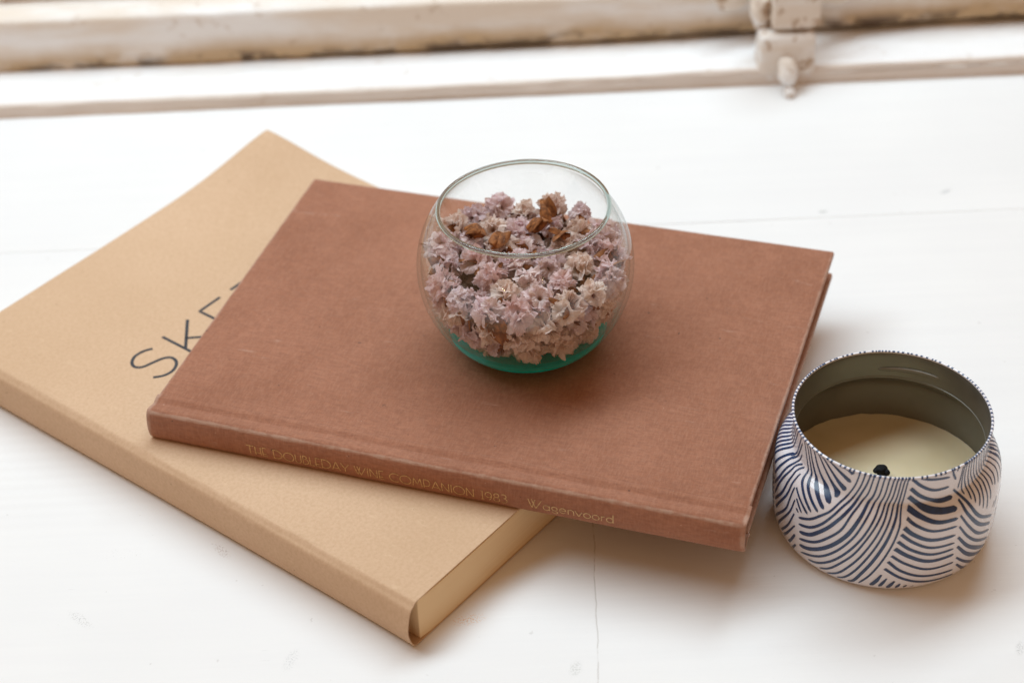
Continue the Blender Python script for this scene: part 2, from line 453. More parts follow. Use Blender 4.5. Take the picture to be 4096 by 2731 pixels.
# spine wrap: a bent strip of card, slightly bowed away from the pages
def spine_section(v):
    r = .0026 + .0009*N(v*22, 0, 1) + .0006*N(v*60, 1, 1)
    b = .0011 + .0005*N(v*12, 3, 1)
    sag = -.00025 + .00035*N(v*26, 7, 2)
    e = math.exp(-v/.030); b += .0014*e
    z0_ = KT + .00012*N(.0031*30, v*30, 3) - .00011
    pts = [(.0033, z0_), (r*.85, z0_ - .0001 + sag*.3), (r*.30, KT - .0011 + sag), (-.0003 - b*.4, KT - .0032), (-b - .0003*e, .0135), (-b*1.1 - .0006*e, .0085), (-b*.8, .0035), (.0004 - .0009*e, .0010), (.0022 - .0006*e, .0003), (.0040, .0002)]
    return catmull(pts, 5)
ns = 150; S0 = spine_section(0); m_ = len(S0); V = []; F = []
for side in (0, 1):
    for k in range(ns):
        v = KL*k/(ns-1); S = spine_section(v)
        T = np.gradient(S, axis=0); T /= np.linalg.norm(T, axis=1)[:, None]; Nn = np.stack([T[:, 1], -T[:, 0]], 1)
        Q = S if side == 0 else S - Nn*(.00045)
        # inside is towards +u
        if side == 1 and Q[m_//2][0] < S[m_//2][0]: Q = S + Nn*.00045
        for q in Q: V.append((q[0], v, q[1]))
o_ = ns*m_
for k in range(ns-1):
    for i in range(m_-1):
        a, b, c, d = k*m_+i, k*m_+i+1, (k+1)*m_+i+1, (k+1)*m_+i
        F.append((a, b, c, d)); F.append((d+o_, c+o_, b+o_, a+o_))
for k in (0, ns-1):
    for i in range(m_-1):
        a, b = k*m_+i, k*m_+i+1; F.append((a, b, b+o_, a+o_) if k else (b, a, a+o_, b+o_))
sp_ = mesh_obj('spine', V, F, KR, kraft)
md = sp_.modifiers.new('edge', 'EDGE_SPLIT'); md.split_angle = math.radians(60)
rounded_slab('back_cover', lin(.0036, KW-.0004, 20), lambda u: (.0001, KL-.0006), 0.0, .0006, .0002, KR, kraft)
PG = mat_pages((.78, .57, .33), (.86, .66, .41))
def blockz(u, v):
    return -.0004*math.exp(-u/.01)
rounded_slab('page_block', lin(.0039, KW-.0015, 40), lambda u: (.0001 + .0006*math.exp(-(u-.0046)/.004), KL-.0012), .0007, KT-.0012, .0003, PG, kraft, wob=.00012, seed=2)
rounded_slab('endpaper', lin(.0036, KW-.0012, 40), lambda u: (.0004, KL-.0012), KT-.00100, KT-.00084, .00006, plain('endpaper', (.66, .47, .30), .8, .2), kraft, wob=.00005, seed=3)

# lettering: strokes of even width laid on a surface
def ribbon(path, width, place, V, F, step=.0006, taper=None, lift=.00003):
    """path: 2-D polyline in metres; place(p, off) -> 3-D point; adds a thin flat ribbon"""
    P = [np.array(path[0])]
    for a, b in zip(path[:-1], path[1:]):
        a = np.array(a); b = np.array(b); n = max(1, int(np.linalg.norm(b-a)/step))
        for k in range(1, n+1): P.append(a + (b-a)*k/n)
    P = np.array(P); T = np.gradient(P, axis=0); T /= (np.linalg.norm(T, axis=1)[:, None] + 1e-12)
    Nn = np.stack([-T[:, 1], T[:, 0]], 1); base = len(V); n = len(P)
    for i in range(n):
        w_ = (width if taper is None else taper(i/(n-1))) / 2
        for s in (-1, -.33, .33, 1): V.append(place(P[i] + Nn[i]*w_*s, lift))
    for i in range(n-1):
        for q in range(3):
            a = base + 4*i + q; F.append((a, a+1, a+5, a+4))
def arc(cx, cy, rx, ry, a0, a1, n=22):
    return [(cx + rx*math.cos(math.radians(a0+(a1-a0)*k/n)), cy + ry*math.sin(math.radians(a0+(a1-a0)*k/n))) for k in range(n+1)]
INK = plain('charcoal_ink', (.035, .038, .045), .6, .3, nz=(400, 1.5, .1))
# title SKETCH reads across the cover: x = u, y = v, cap height 20.2 mm from v=.1690
b0 = .1690; H_ = .0202
title = {'S': (.0358, [[tuple(p) for p in catmull([(.0496, .1866), (.0463, .1884), (.0417, .1889), (.0379, .1868), (.0366, .1837), (.0385, .1810), (.0431, .1796), (.0477, .1781), (.0501, .1754), (.0489, .1714), (.0446, .1689), (.0400, .1694), (.0362, .1722)], 8)]]),
    'K': (0, [[(.0578, b0+H_), (.0578, b0)], [(.0727, b0+H_), (.0582, .1755)], [(.0630, .1804), (.0735, b0)]]),
    'E': (0, [[(.0925, b0+H_), (.0800, b0+H_), (.0800, b0), (.0925, b0)], [(.0800, b0+.0105), (.0912, b0+.0105)]]),
    'T': (0, [[(.0990, b0+H_), (.1150, b0+H_)], [(.1070, b0+H_), (.1070, b0)]]),
    'C': (0, [arc(.1300, b0+.0101, .0103, .0104, 48, 312)]),
    'H': (0, [[(.1440, b0+H_), (.1440, b0)], [(.1575, b0+H_), (.1575, b0)], [(.1440, b0+.0105), (.1575, b0+.0105)]])}
V = []; F = []
for k_, (_, strokes) in title.items():
    for s_ in strokes: ribbon(s_, .00140, lambda p, off: (p[0] - curl(*p)*.46*.7, p[1] - curl(*p)*.46*.7, KT - .00012 + .00012*N(p[0]*30, p[1]*30, 3) + curl(*p) + .00008), V, F, step=.0015)
mesh_obj('title_lettering', V, F, INK, kraft, smooth=False)

# ------------------------------------------------------------------ clothbound book
CL = mat_cloth('brown_book_cloth'); BT = .0141
red = empty('clothbound_book', (-.1441, .5997, KT + .0002), -.3399, label='reddish brown clothbound hardback book with faded gold spine lettering, carrying the glass bowl', cat='book')
BL = .2404
vb = lambda u: (.0046, .1687 + .0049*u/.24)
warp = lambda u, v: .0003*math.sin(u*13)*math.sin(v*9)*0
rounded_slab('front_cover', lin(0, BL, 50), vb, BT-.0027, BT, .0007, CL, red, wob=.00010, seed=5, nv=36)
rounded_slab('back_cover', lin(0, BL, 50), vb, 0.0, .0027, .0007, CL, red, wob=.00006, seed=6, nv=24)
BPG = mat_pages((.66, .58, .44), (.76, .69, .56)); BPG.name = 'old_book_pages'
rounded_slab('page_block', lin(.0035, BL-.0045, 20), lambda u: (.0000, .1645 + .0049*u/.24), .0029, BT-.0029, .0003, BPG, red, wob=.0001, seed=7)
PROFS = [(.0070, BT+.00006), (.0052, BT+.00004), (.0038, BT-.0005), (.0026, BT-.0009), (.0012, BT-.0006), (-.0010, BT-.0001), (-.0026, BT-.0001), (-.0040, BT-.0012), (-.0049, BT-.0040), (-.0052, BT*.5), (-.0050, .0040), (-.0043, .0012), (-.0030, .0001), (-.0014, .0002), (.0004, .0011), (.0020, .0016), (.0034, .0012), (.0046, .0006)]
SO = catmull(PROFS, 5); T = np.gradient(SO, axis=0); T /= np.linalg.norm(T, axis=1)[:, None]
NI = np.stack([-T[:, 1], T[:, 0]], 1)
if (SO[len(SO)//2] + NI[len(SO)//2]*.001)[0] < SO[len(SO)//2][0]: NI = -NI
V = []; F = []; m_ = len(SO); us = [-.0006, -.0004, .0006] + lin(.004, BL-.004, 90) + [BL-.0004, BL+.0005, BL+.0007]
for side in (0, 1):
    for u in us:
        e = max(0, 1 - min(u+.0006, BL+.0007-u)/.0022)
        wv = .00018*N(u*20, 1, 1) + .0001*N(u*70, 3, 1)
        for q, nn in zip(SO, NI):
            off = (.0011 if side else 0.0) + .0004*e*e
            V.append((u, q[0] + nn[0]*off + wv*(1 if q[0] < -.002 else .3), q[1] + nn[1]*off + .00012*N(u*30, q[0]*200, 6)))
o_ = len(us)*m_
for k in range(len(us)-1):
    for i in range(m_-1):
        a, b, c, d = k*m_+i, k*m_+i+1, (k+1)*m_+i+1, (k+1)*m_+i
        F.append((a, b, c, d)); F.append((d+o_, c+o_, b+o_, a+o_))
for k in (0, len(us)-1):
    for i in range(m_-1):
        a, b = k*m_+i, k*m_+i+1; F.append((b, a, a+o_, b+o_) if k == 0 else (a, b, b+o_, a+o_))
for i in (0, m_-1):
    for k in range(len(us)-1):
        a, b = k*m_+i, (k+1)*m_+i; F.append((a, b, b+o_, a+o_))
mesh_obj('spine', V, F, CL, red)
FZ = SO[(SO[:, 0] < -.0038)]; FZ = FZ[FZ[:, 1].argsort()]
GOLD = M('worn_gold_foil')
gm = GOLD.ramp(GOLD.noise(900, 3, .7), .35, .6, 0, 1)
GOLD.set(GOLD.mix(gm, (.44, .27, .125), (.67, .46, .22)), .45, .4, .15)
def on_spine(p, off):
    z = p[1]; v = np.interp(z, FZ[:, 1], FZ[:, 0])
    wv = .00018*N(p[0]*20, 1, 1) + .0001*N(p[0]*70, 3, 1)
    return (p[0], v + wv - .00016, z)
# thin display capitals in a unit box: name -> (width, strokes)
G = {
 'T': (.72, [[(0, 1), (.72, 1)], [(.36, 1), (.36, 0)]]),
 'H': (.62, [[(.05, 0), (.05, 1)], [(.57, 0), (.57, 1)], [(.05, .30), (.57, .30)]]),
 'E': (.46, [[(.42, 1), (.05, 1), (.05, 0), (.46, 0)], [(.05, .30), (.36, .30)]]),
 'D': (.92, [[(.08, 0), (.08, 1)], arc(.30, .5, .58, .5, 90, -90) , [(.0, 1), (.32, 1)], [(0, 0), (.32, 0)]]),
 'O': (1.0, [arc(.5, .5, .48, .5, 0, 360, 30)]),
 'U': (.62, [[(.05, 1), (.05, .30)] + arc(.31, .28, .26, .28, 180, 360, 12) + [(.57, 1)]]),
 'B': (.56, [[(.05, 0), (.05, 1)], [(.05, 1), (.22, 1)] + arc(.22, .83, .18, .17, 90, -90, 8) + [(.05, .66)], [(.05, .66), (.26, .66)] + arc(.26, .33, .28, .33, 90, -90, 12) + [(.05, 0)]]),
 'L': (.44, [[(.05, 1), (.05, 0), (.44, 0)]]),
 'A': (.76, [[(0, 0), (.38, 1), (.76, 0)], [(.12, .30), (.64, .30)]]),
 'Y': (.74, [[(0, 1), (.37, .42), (.74, 1)], [(.37, .42), (.37, 0)]]),
 'W': (1.0, [[(0, 1), (.28, 0), (.52, 1)], [(.26, 1), (.56, 0), (1.0, 1)]]),
 'I': (.14, [[(.07, 0), (.07, 1)]]),
 'N': (.70, [[(.05, 0), (.05, 1), (.65, 0), (.65, 1)]]),
 'C': (.82, [arc(.50, .5, .48, .5, 50, 310, 24)]),
 'M': (.86, [[(.03, 0), (.15, 1), (.43, .25), (.71, 1), (.83, 0)]]),
 'P': (.62, [[(.05, 0), (.05, 1), (.28, 1)] + arc(.28, .62, .30, .38, 90, -90, 12) + [(.05, .24)]]),
 '1': (.26, [[(.02, 1), (.16, 1), (.16, 0)], [(.02, 0), (.30, 0)]]),
 '9': (.60, [arc(.30, .66, .26, .30, 0, 360, 18), [(.56, .66), (.52, .30), (.34, 0)]]),
 '8': (.54, [arc(.27, .76, .20, .22, 0, 360, 14), arc(.27, .27, .25, .27, 0, 360, 16)]),
 '3': (.52, [arc(.22, .78, .22, .22, 130, -90, 12), arc(.22, .28, .28, .28, 90, -130, 14)]),
 'a': (.52, [arc(.26, .30, .23, .30, 0, 360, 16), [(.49, .60), (.49, 0)]]),
 'g': (.50, [arc(.25, .38, .20, .22, 0, 360, 14), [(.10, .18), (.30, .12)] + arc(.27, -.06, .20, .16, 60, -200, 12)]),
 'e': (.52, [[(.04, .32), (.48, .32)] + arc(.26, .30, .23, .30, 5, 320, 16)]),
 'n': (.48, [[(.05, 0), (.05, .60)], [(.05, .36)] + arc(.25, .38, .20, .22, 180, 0, 10) + [(.45, 0)]]),
 'v': (.50, [[(0, .60), (.25, 0), (.50, .60)]]),
 'o': (.54, [arc(.27, .30, .25, .30, 0, 360, 18)]),
 'r': (.30, [[(.05, 0), (.05, .60)], [(.05, .38), (.14, .56), (.30, .60)]]),
 'd': (.54, [arc(.27, .30, .24, .30, 0, 360, 16), [(.51, 1), (.51, 0)]]),
}
def letters(name, words, wd, zb, cap):
    V = []; F = []
    for text, u0, u1 in words:
        gap = .10; tot = sum(G[c][0] for c in text) + gap*(len(text)-1); sx = (u1-u0)/tot; x = u0
        for c in text:
            for st in G[c][1]:
                ribbon([(x + px*sx, zb + py*cap) for px, py in st], wd, on_spine, V, F, step=.0005)
            x += (G[c][0] + gap)*sx
    o = mesh_obj(name, V, F, GOLD.m, red, smooth=False); return o
letters('title_lettering', [('THE', .0425, .0512), ('DOUBLEDAY', .0537, .0857), ('WINE', .0880, .1002), ('COMPANION', .1024, .1368), ('1983', .1394, .1500)], .00036, .0031, .0044)
letters('author_lettering', [('Wagenvoord', .1583, .1916)], .00038, .0036, .0044)

# ------------------------------------------------------------------ candle tin
TIN = (.1405, .5542, .0002)
tin = empty('candle_tin', TIN, 0, label='round candle tin with white and navy wave print, open, standing right of the books', cat='candle')
TP = [(.0371, .0535), (.0364, .0522), (.0362, .0490), (.0362, .0430), (.0365, .0408), (.0381, .0394), (.0402, .0376), (.0418, .0346), (.0425, .0306), (.0427, .0260), (.0426, .0180), (.0422, .0100), (.0414, .0050), (.0402, .0020), (.0388, .0006)]
TD = catmull(TP, 8)
def tinr(z): return float(np.interp(z, TD[::-1, 1], TD[::-1, 0]))
WH = plain('white_printed_tin', (.80, .79, .85), .20, .5, nz=(30, .97, .02), Coat_Weight=.4, Coat_Roughness=.15)
NV = plain('navy_printed_ink', (.007, .030, .095), .33, .5, nz=(600, 1.6, .02), Coat_Weight=.4, Coat_Roughness=.15)
revolve('body', [tuple(p) for p in TD] + [(.0380, 0.0), (.0005, .0006)], WH, tin, 176)
# rolled rim
revolve('rolled_rim', [(.03665 + .00052*math.cos(a), .0536 + .00052*math.sin(a)) for a in lin(0, 2*math.pi, 17)[:-1]], WH, tin, 176, close=True)
TINM = M('bare_tin_inside')
TINM.set(TINM.mix(TINM.ramp(TINM.noise(25, 4), .3, .7), (.20, .195, .170), (.28, .27, .235)), TINM.ramp(TINM.noise(60, 3), .3, .7, .38, .50), .5, .75, TINM.bump(TINM.noise(40, 3), .05, .001))
inn = [(.0361, .0533), (.0358, .0520), (.0356, .0490), (.0356, .0432), (.0354, .0424), (.0354, .0418), (.0359, .0410), (.0372, .0397), (.0394, .0372), (.0408, .0345), (.0414, .0300), (.0416, .0250), (.0416, .0150)]
revolve('inner_wall', [tuple(p) for p in catmull(inn, 5)], TINM.m, tin, 160)
# embossed thread lug inside the neck
V = []; F = []
def lug(i, j):
    a = math.radians(48 + 40*i/30); t = 2*math.pi*j/10; e = math.sin(math.pi*i/30)**.35
    return ((.0356 - .0009*e*max(0, math.cos(t)))*math.cos(a), (.0356 - .0009*e*max(0, math.cos(t)))*math.sin(a), .0470 - .0012*i/30 + .0011*e*math.sin(t))
V, F = grid(lug, 31, 10, closev=True); mesh_obj('thread_lug', V, F, TINM.m, tin)
WAX = M('cream_wax')
WAX.set(WAX.mix(WAX.ramp(WAX.noise(30, 3), .3, .7), (.66, .54, .33), (.74, .62, .41)), .45, .4, 0, WAX.bump(WAX.noise(70, 3), .12, .001), Subsurface_Weight=.25, Subsurface_Radius=(.006, .004, .002), Subsurface_Scale=1.0)
WZ = .0172
revolve('wax', [(r, WZ + (.0009*max(0, (r-.037)/.0045)**2) + .0002*math.sin(r*300)) for r in [.00001, .004, .008, .012, .016, .02, .024, .028, .032, .036, .038, .0395, .0405, .0411, .0415]], WAX.m, tin, 128, wob=lambda a, r, z: (r, z + (.0005*N(math.cos(a)*9, math.sin(a)*9, 2) if r > .0405 else 0) + .0002*N(r*math.cos(a)*60, r*math.sin(a)*60, 1)))
BLK = plain('charred_wick', (.006, .006, .007), .75, .2, nz=(900, 2.5, 1.0))
wk = blob('wick', (-.0008, .0045, WZ+.0012), (.0013, .0013, .0024), BLK, tin, p=2.2, amp=.0003, seed=3)
blob('wick_curl', (-.0012, .0048, WZ+.0036), (.0028, .0018, .0014), BLK, wk, p=2.2, amp=.0012, seed=5)
blob('wick_curl', (.0005, .0044, WZ+.0032), (.0019, .0016, .0013), BLK, wk, p=2.2, amp=.0012, seed=8)
# printed wave strokes: (angle, height mm) polylines measured on the tin, repeated round the back
STROKES = [
((0.35,0.45,0.7),[(-2.065,53.18),(-2.104,46.66),(-2.168,41.04),(-2.219,38.26),(-2.271,34.87),(-2.345,31.53),(-2.455,26.88),(-2.591,23.34)]),
((0.35,0.5,0.8),[(-2.011,53.18),(-2.046,47.11),(-2.111,40.88),(-2.177,37.62),(-2.239,33.49),(-2.333,27.65),(-2.447,22.92),(-2.585,20.24)]),
((0.35,0.8,1.1),[(-1.959,53.29),(-1.994,47.77),(-2.066,40.53),(-2.117,37.11),(-2.185,32.63),(-2.27,27.32),(-2.365,22.54),(-2.45,19.04),(-2.572,16.6)]),
((0.35,0.5,0.8),[(-1.921,53.17),(-1.964,44.64),(-2.027,39.79),(-2.074,36.5),(-2.144,29.04),(-2.261,22.41),(-2.393,16.84),(-2.57,13.06)]),
((0.35,0.95,1.1),[(-1.867,53.23),(-1.907,44.36),(-1.957,40.19),(-1.998,35.85),(-2.081,27.83),(-2.194,20.83),(-2.319,15.41),(-2.449,11.63),(-2.567,9.79)]),
((0.35,0.5,0.7),[(-1.818,53.15),(-1.852,44.7),(-1.898,40.37),(-1.94,36.4),(-2.021,27.84),(-2.129,20.13),(-2.249,13.99),(-2.373,9.83),(-2.555,6.18)]),
((0.35,0.5,0.7),[(-1.77,53.21),(-1.8,45.04),(-1.844,40.18),(-1.874,36.45),(-1.961,27.34),(-2.077,18.71),(-2.208,11.64),(-2.351,6.7),(-2.466,4.91)]),
((0.35,0.45,0.6),[(-1.724,53.29),(-1.758,44.95),(-1.797,39.97),(-1.828,36.62),(-1.906,28.59),(-2.006,19.47),(-2.118,12.6),(-2.232,6.82),(-2.337,3.85)]),
((0.35,0.45,0.6),[(-1.688,53.17),(-1.719,44.52),(-1.759,39.94),(-1.79,35.7),(-1.858,27.55),(-1.956,18.24),(-2.066,10.65),(-2.153,5.99),(-2.26,2.89)]),
((0.3,0.45,0.6),[(-1.653,53.24),(-1.68,44.25),(-1.714,39.92),(-1.744,35.88),(-1.816,26.48),(-1.899,18.1),(-1.993,10.37),(-2.081,5.15),(-2.157,2.96)]),
((0.3,0.7,0.8),[(-1.619,53.15),(-1.647,44.37),(-1.668,39.91),(-1.697,35.72),(-1.76,26.53),(-1.845,17.25),(-1.932,9.88),(-2.0,4.54),(-2.052,3.0)]),
((0.3,0.4,0.5),[(-1.587,53.19),(-1.615,43.52),(-1.642,38.4),(-1.65,34.69),(-1.697,26.44),(-1.771,17.54),(-1.855,10.0),(-1.951,3.75)]),
((0.66,0.6,0.48),[(-1.266,53.16),(-1.205,53.29),(-1.138,53.24)]),
((0.8250000000000001,0.75,0.6000000000000001),[(-1.461,53.3),(-1.352,51.61),(-1.135,50.04)]),
((0.8800000000000001,0.8,0.6400000000000001),[(-1.549,53.21),(-1.451,49.25),(-1.305,45.92),(-1.129,45.27)]),
((1.045,0.95,0.76),[(-1.553,48.36),(-1.436,44.0),(-1.273,40.85),(-1.089,40.39)]),
((1.25,1.2,1.1),[(-1.565,44.44),(-1.434,40.14),(-1.264,38.15),(-1.093,37.45)]),
((1.1,1.0,0.8),[(-1.572,40.14),(-1.455,37.69),(-1.301,34.84),(-1.105,33.9)]),
((0.77,0.7,0.5599999999999999),[(-1.584,37.61),(-1.491,34.73),(-1.34,31.56),(-1.113,30.62)]),
((1.1,1.0,0.8),[(-1.606,34.41),(-1.517,31.15),(-1.357,27.55),(-1.123,26.46)]),
((0.8250000000000001,0.75,0.6000000000000001),[(-1.629,31.64),(-1.51,27.41),(-1.349,23.63),(-1.12,22.5)]),
((0.8800000000000001,0.8,0.6400000000000001),[(-1.652,28.35),(-1.533,24.1),(-1.347,20.18),(-1.121,19.5)]),
((1.1,1.0,0.8),[(-1.67,24.78),(-1.54,20.68),(-1.354,16.76),(-1.109,16.31)]),
((0.7150000000000001,0.65,0.52),[(-1.692,21.13),(-1.562,16.91),(-1.358,12.58),(-1.096,11.83)]),
((0.77,0.7,0.5599999999999999),[(-1.715,18.05),(-1.591,13.1),(-1.386,9.04),(-1.078,7.28)]),
((0.77,0.7,0.5599999999999999),[(-1.737,14.22),(-1.581,9.21),(-1.373,5.48),(-1.046,3.54)]),
((0.54,0.9,0.63),[(-1.068,42.91),(-0.981,38.51),(-0.896,32.06),(-0.788,27.27),(-0.591,21.75)]),
((0.6,1.0,0.7),[(-1.042,39.22),(-0.994,33.77),(-0.829,24.84),(-0.599,18.03)]),
((0.48,0.8,0.5599999999999999),[(-1.075,34.53),(-0.972,27.51),(-0.821,20.02),(-0.588,14.13)]),
((0.48,0.8,0.5599999999999999),[(-1.087,29.84),(-0.969,22.42),(-0.818,16.15),(-0.577,9.54)]),
((0.66,1.1,0.77),[(-1.086,24.6),(-0.962,17.6),(-0.811,12.11),(-0.561,4.91)]),
((0.66,1.1,0.77),[(-1.08,19.8),(-0.955,13.25),(-0.819,8.67),(-0.627,4.16)]),
((0.48,0.8,0.5599999999999999),[(-1.069,13.71),(-0.961,9.18),(-0.796,3.84),(-0.727,3.33)]),
((0.48,0.8,0.5599999999999999),[(-1.052,9.69),(-0.933,4.23),(-0.844,2.37)]),
((0.28,0.4,0.4),[(-0.971,53.21),(-0.986,46.87),(-1.008,42.4)]),
((0.28,0.4,0.4),[(-0.947,53.25),(-0.959,46.28),(-0.955,41.39),(-0.953,39.53)]),
((0.28,0.4,0.4),[(-0.914,53.21),(-0.922,45.56),(-0.893,40.7),(-0.914,37.63)]),
((0.28,0.4,0.4),[(-0.879,53.22),(-0.87,45.47),(-0.845,40.79),(-0.88,35.92)]),
((0.28,0.4,0.4),[(-0.842,53.29),(-0.825,45.53),(-0.78,40.4),(-0.84,33.69)]),
((0.28,0.4,0.4),[(-0.801,53.26),(-0.773,45.12),(-0.721,40.19),(-0.757,37.09),(-0.791,31.4)]),
((0.28,0.4,0.4),[(-0.759,53.26),(-0.717,44.55),(-0.666,39.95),(-0.696,36.99),(-0.725,29.25)]),
((0.28,0.4,0.4),[(-0.712,53.15),(-0.653,43.97),(-0.609,39.98),(-0.632,37.17),(-0.66,31.82)]),
((0.28,0.4,0.4),[(-0.671,53.2),(-0.596,43.53),(-0.551,39.59),(-0.579,35.86)]),
((0.28,0.4,0.4),[(-0.63,53.25),(-0.528,43.24),(-0.475,39.87),(-0.5,36.93),(-0.541,34.82)]),
((0.28,0.4,0.4),[(-0.591,53.29),(-0.475,43.9),(-0.391,39.6),(-0.408,36.63),(-0.464,33.43)]),
((0.28,0.4,0.4),[(-0.539,53.16),(-0.361,42.15),(-0.315,39.45),(-0.312,36.16),(-0.363,32.15)]),
((0.28,0.4,0.4),[(-0.492,53.19),(-0.245,40.56),(-0.241,39.29),(-0.214,35.49),(-0.23,30.69)]),
((0.28,0.4,0.4),[(-0.437,53.2),(-0.163,39.94),(-0.164,38.98),(-0.085,34.13),(-0.181,32.76)]),
((0.3,0.35,0.3),[(-0.442,20.43),(-0.396,10.66),(-0.549,5.19)]),
((0.3,0.35,0.3),[(-0.351,17.62),(-0.394,10.73),(-0.526,5.74)]),
((0.3,0.35,0.3),[(-0.35,18.81),(-0.389,11.27),(-0.498,6.59)]),
((0.3,0.35,0.3),[(-0.564,28.2),(-0.597,25.94)]),
((0.3,0.35,0.3),[(-0.514,28.68),(-0.541,24.02)]),
((0.3,1.2,1.9),[(-2.272,53.15),(-2.194,53.29),(-2.126,51.95)]),
((0.35,0.8,1.3),[(-2.424,53.19),(-2.294,50.39),(-2.153,47.28)]),
((0.35,0.8,1.7),[(-2.511,53.16),(-2.376,48.33),(-2.284,45.05),(-2.199,42.65)]),
((0.35,0.6,1.5),[(-2.57,53.16),(-2.47,48.07),(-2.354,42.94),(-2.253,39.67)]),
((0.3,0.6,1.3),[(-2.637,53.24),(-2.572,47.1),(-2.466,41.91),(-2.295,37.34)]),
((0.3,0.7,1.0),[(-2.703,52.51),(-2.646,46.32),(-2.56,40.88),(-2.451,37.9),(-2.336,34.49)]),
((0.28,0.6,0.8),[(-2.758,52.51),(-2.684,45.27),(-2.635,40.86),(-2.587,38.44),(-2.476,35.02),(-2.385,32.12)]),
((0.28,0.5,0.8),[(-2.811,52.14),(-2.746,45.48),(-2.694,40.82),(-2.669,38.45),(-2.574,35.0),(-2.455,30.25)]),
((0.5,0.6,0.8),[(-2.681,35.11),(-2.594,31.88),(-2.491,28.27)]),
((0.5,0.6,0.5),[(-2.643,31.21),(-2.561,26.74)]),
((0.5,0.6,0.5),[(-2.629,26.91),(-2.6,25.48)]),
((0.35,0.6,0.75),[(-2.879,51.66),(-2.973,41.14),(-3.032,38.87),(-3.158,30.72)]),
((0.35,0.6,0.75),[(-2.851,49.53),(-2.935,40.76),(-2.964,39.38),(-2.997,35.71),(-3.102,27.61)]),
((0.35,0.6,0.75),[(-2.842,44.27),(-2.878,40.26),(-2.905,37.5),(-2.963,31.14),(-3.075,23.74)]),
((0.35,0.6,0.75),[(-2.802,40.81),(-2.849,39.2),(-2.865,35.63),(-3.056,19.53)]),
((0.35,0.6,0.75),[(-2.757,40.62),(-2.794,38.98),(-2.798,35.54),(-2.874,26.42),(-3.051,16.39)]),
((0.35,0.6,0.75),[(-2.735,38.93),(-2.744,35.73),(-2.796,27.64),(-3.019,13.49)]),
((0.35,0.6,0.75),[(-2.7,34.57),(-2.739,27.24),(-2.806,19.92),(-3.032,8.31)]),
((0.35,0.6,0.75),[(-2.66,29.9),(-2.736,20.83),(-2.969,6.48)]),
((0.35,0.6,0.75),[(-2.653,23.3),(-2.743,14.29),(-2.885,6.32)]),
((0.35,0.6,0.75),[(-2.637,17.66),(-2.744,10.44),(-2.84,5.39)]),
((0.6,0.7,0.8),[(-2.63,13.19),(-2.688,8.55),(-2.747,5.17)]),
((0.5,0.6,0.8),[(-2.621,8.06),(-2.69,3.79)]),
((0.4,1.0,1.0),[(-1.757,10.79),(-1.795,7.11),(-1.843,3.68)]),
((0.32000000000000006,0.8,0.8),[(-1.708,8.92),(-1.766,3.46)]),
((0.4,1.0,1.0),[(-1.637,7.47),(-1.694,2.7)]),
((0.32000000000000006,0.8,0.8),[(-1.583,5.78),(-1.616,2.83)]),
((0.27999999999999997,0.7,0.7),[(-1.521,4.63),(-1.546,3.06)]),
((0.2,0.5,0.5),[(-1.454,3.74),(-1.477,2.76)]),
((0.24,0.6,0.6),[(-1.112,53.3),(-1.097,51.06),(-1.053,47.5)]),
((0.2,0.5,0.5),[(-1.059,53.19),(-1.045,51.43)]),
((0.35,0.55,0.6),[(-2.955,53.2),(-3.03,46.5),(-3.095,40.6),(-3.12,39.2),(-3.175,36.4),(-3.255,31.5)]),
((0.35,0.55,0.6),[(-3.013,53.2),(-3.088,46.5),(-3.153,40.6),(-3.178,39.2),(-3.233,36.4),(-3.313,31.25)]),
((0.35,0.55,0.6),[(-3.071,53.2),(-3.146,46.5),(-3.211,40.6),(-3.236,39.2),(-3.291,36.4),(-3.371,31.0)]),
((0.35,0.55,0.6),[(-3.129,53.2),(-3.204,46.5),(-3.269,40.6),(-3.294,39.2),(-3.349,36.4),(-3.429,30.75)]),
((0.35,0.55,0.6),[(-3.187,53.2),(-3.262,46.5),(-3.327,40.6),(-3.352,39.2),(-3.407,36.4),(-3.487,30.5)]),
((0.35,0.55,0.6),[(-3.245,53.2),(-3.32,46.5),(-3.385,40.6),(-3.41,39.2),(-3.465,36.4),(-3.545,30.25)]),
((0.35,0.55,0.6),[(-3.303,53.2),(-3.378,46.5),(-3.443,40.6),(-3.468,39.2),(-3.523,36.4),(-3.603,30.0)]),
((0.35,0.55,0.6),[(-3.361,53.2),(-3.436,46.5),(-3.501,40.6),(-3.526,39.2),(-3.581,36.4),(-3.661,29.75)]),
((0.35,0.55,0.6),[(-3.419,53.2),(-3.494,46.5),(-3.559,40.6),(-3.584,39.2),(-3.639,36.4),(-3.719,29.5)]),
((0.35,0.55,0.6),[(-3.477,53.2),(-3.552,46.5),(-3.617,40.6),(-3.642,39.2),(-3.697,36.4),(-3.777,29.25)]),
((0.35,0.55,0.6),[(-3.535,53.2),(-3.61,46.5),(-3.675,40.6),(-3.7,39.2),(-3.755,36.4),(-3.835,29.0)]),
((0.35,0.55,0.6),[(-3.593,53.2),(-3.668,46.5),(-3.733,40.6),(-3.758,39.2),(-3.813,36.4),(-3.893,28.75)]),
((0.35,0.55,0.6),[(-3.651,53.2),(-3.726,46.5),(-3.791,40.6),(-3.816,39.2),(-3.871,36.4),(-3.951,28.5)]),
((0.3,0.45,0.45),[(-0.4,53.2),(-0.32,46.5),(-0.26,40.6),(-0.23,39.2),(-0.2,36.4),(-0.25,31.0)]),
((0.3,0.45,0.45),[(-0.338,53.2),(-0.258,46.5),(-0.198,40.6),(-0.168,39.2),(-0.138,36.4),(-0.188,31.0)]),
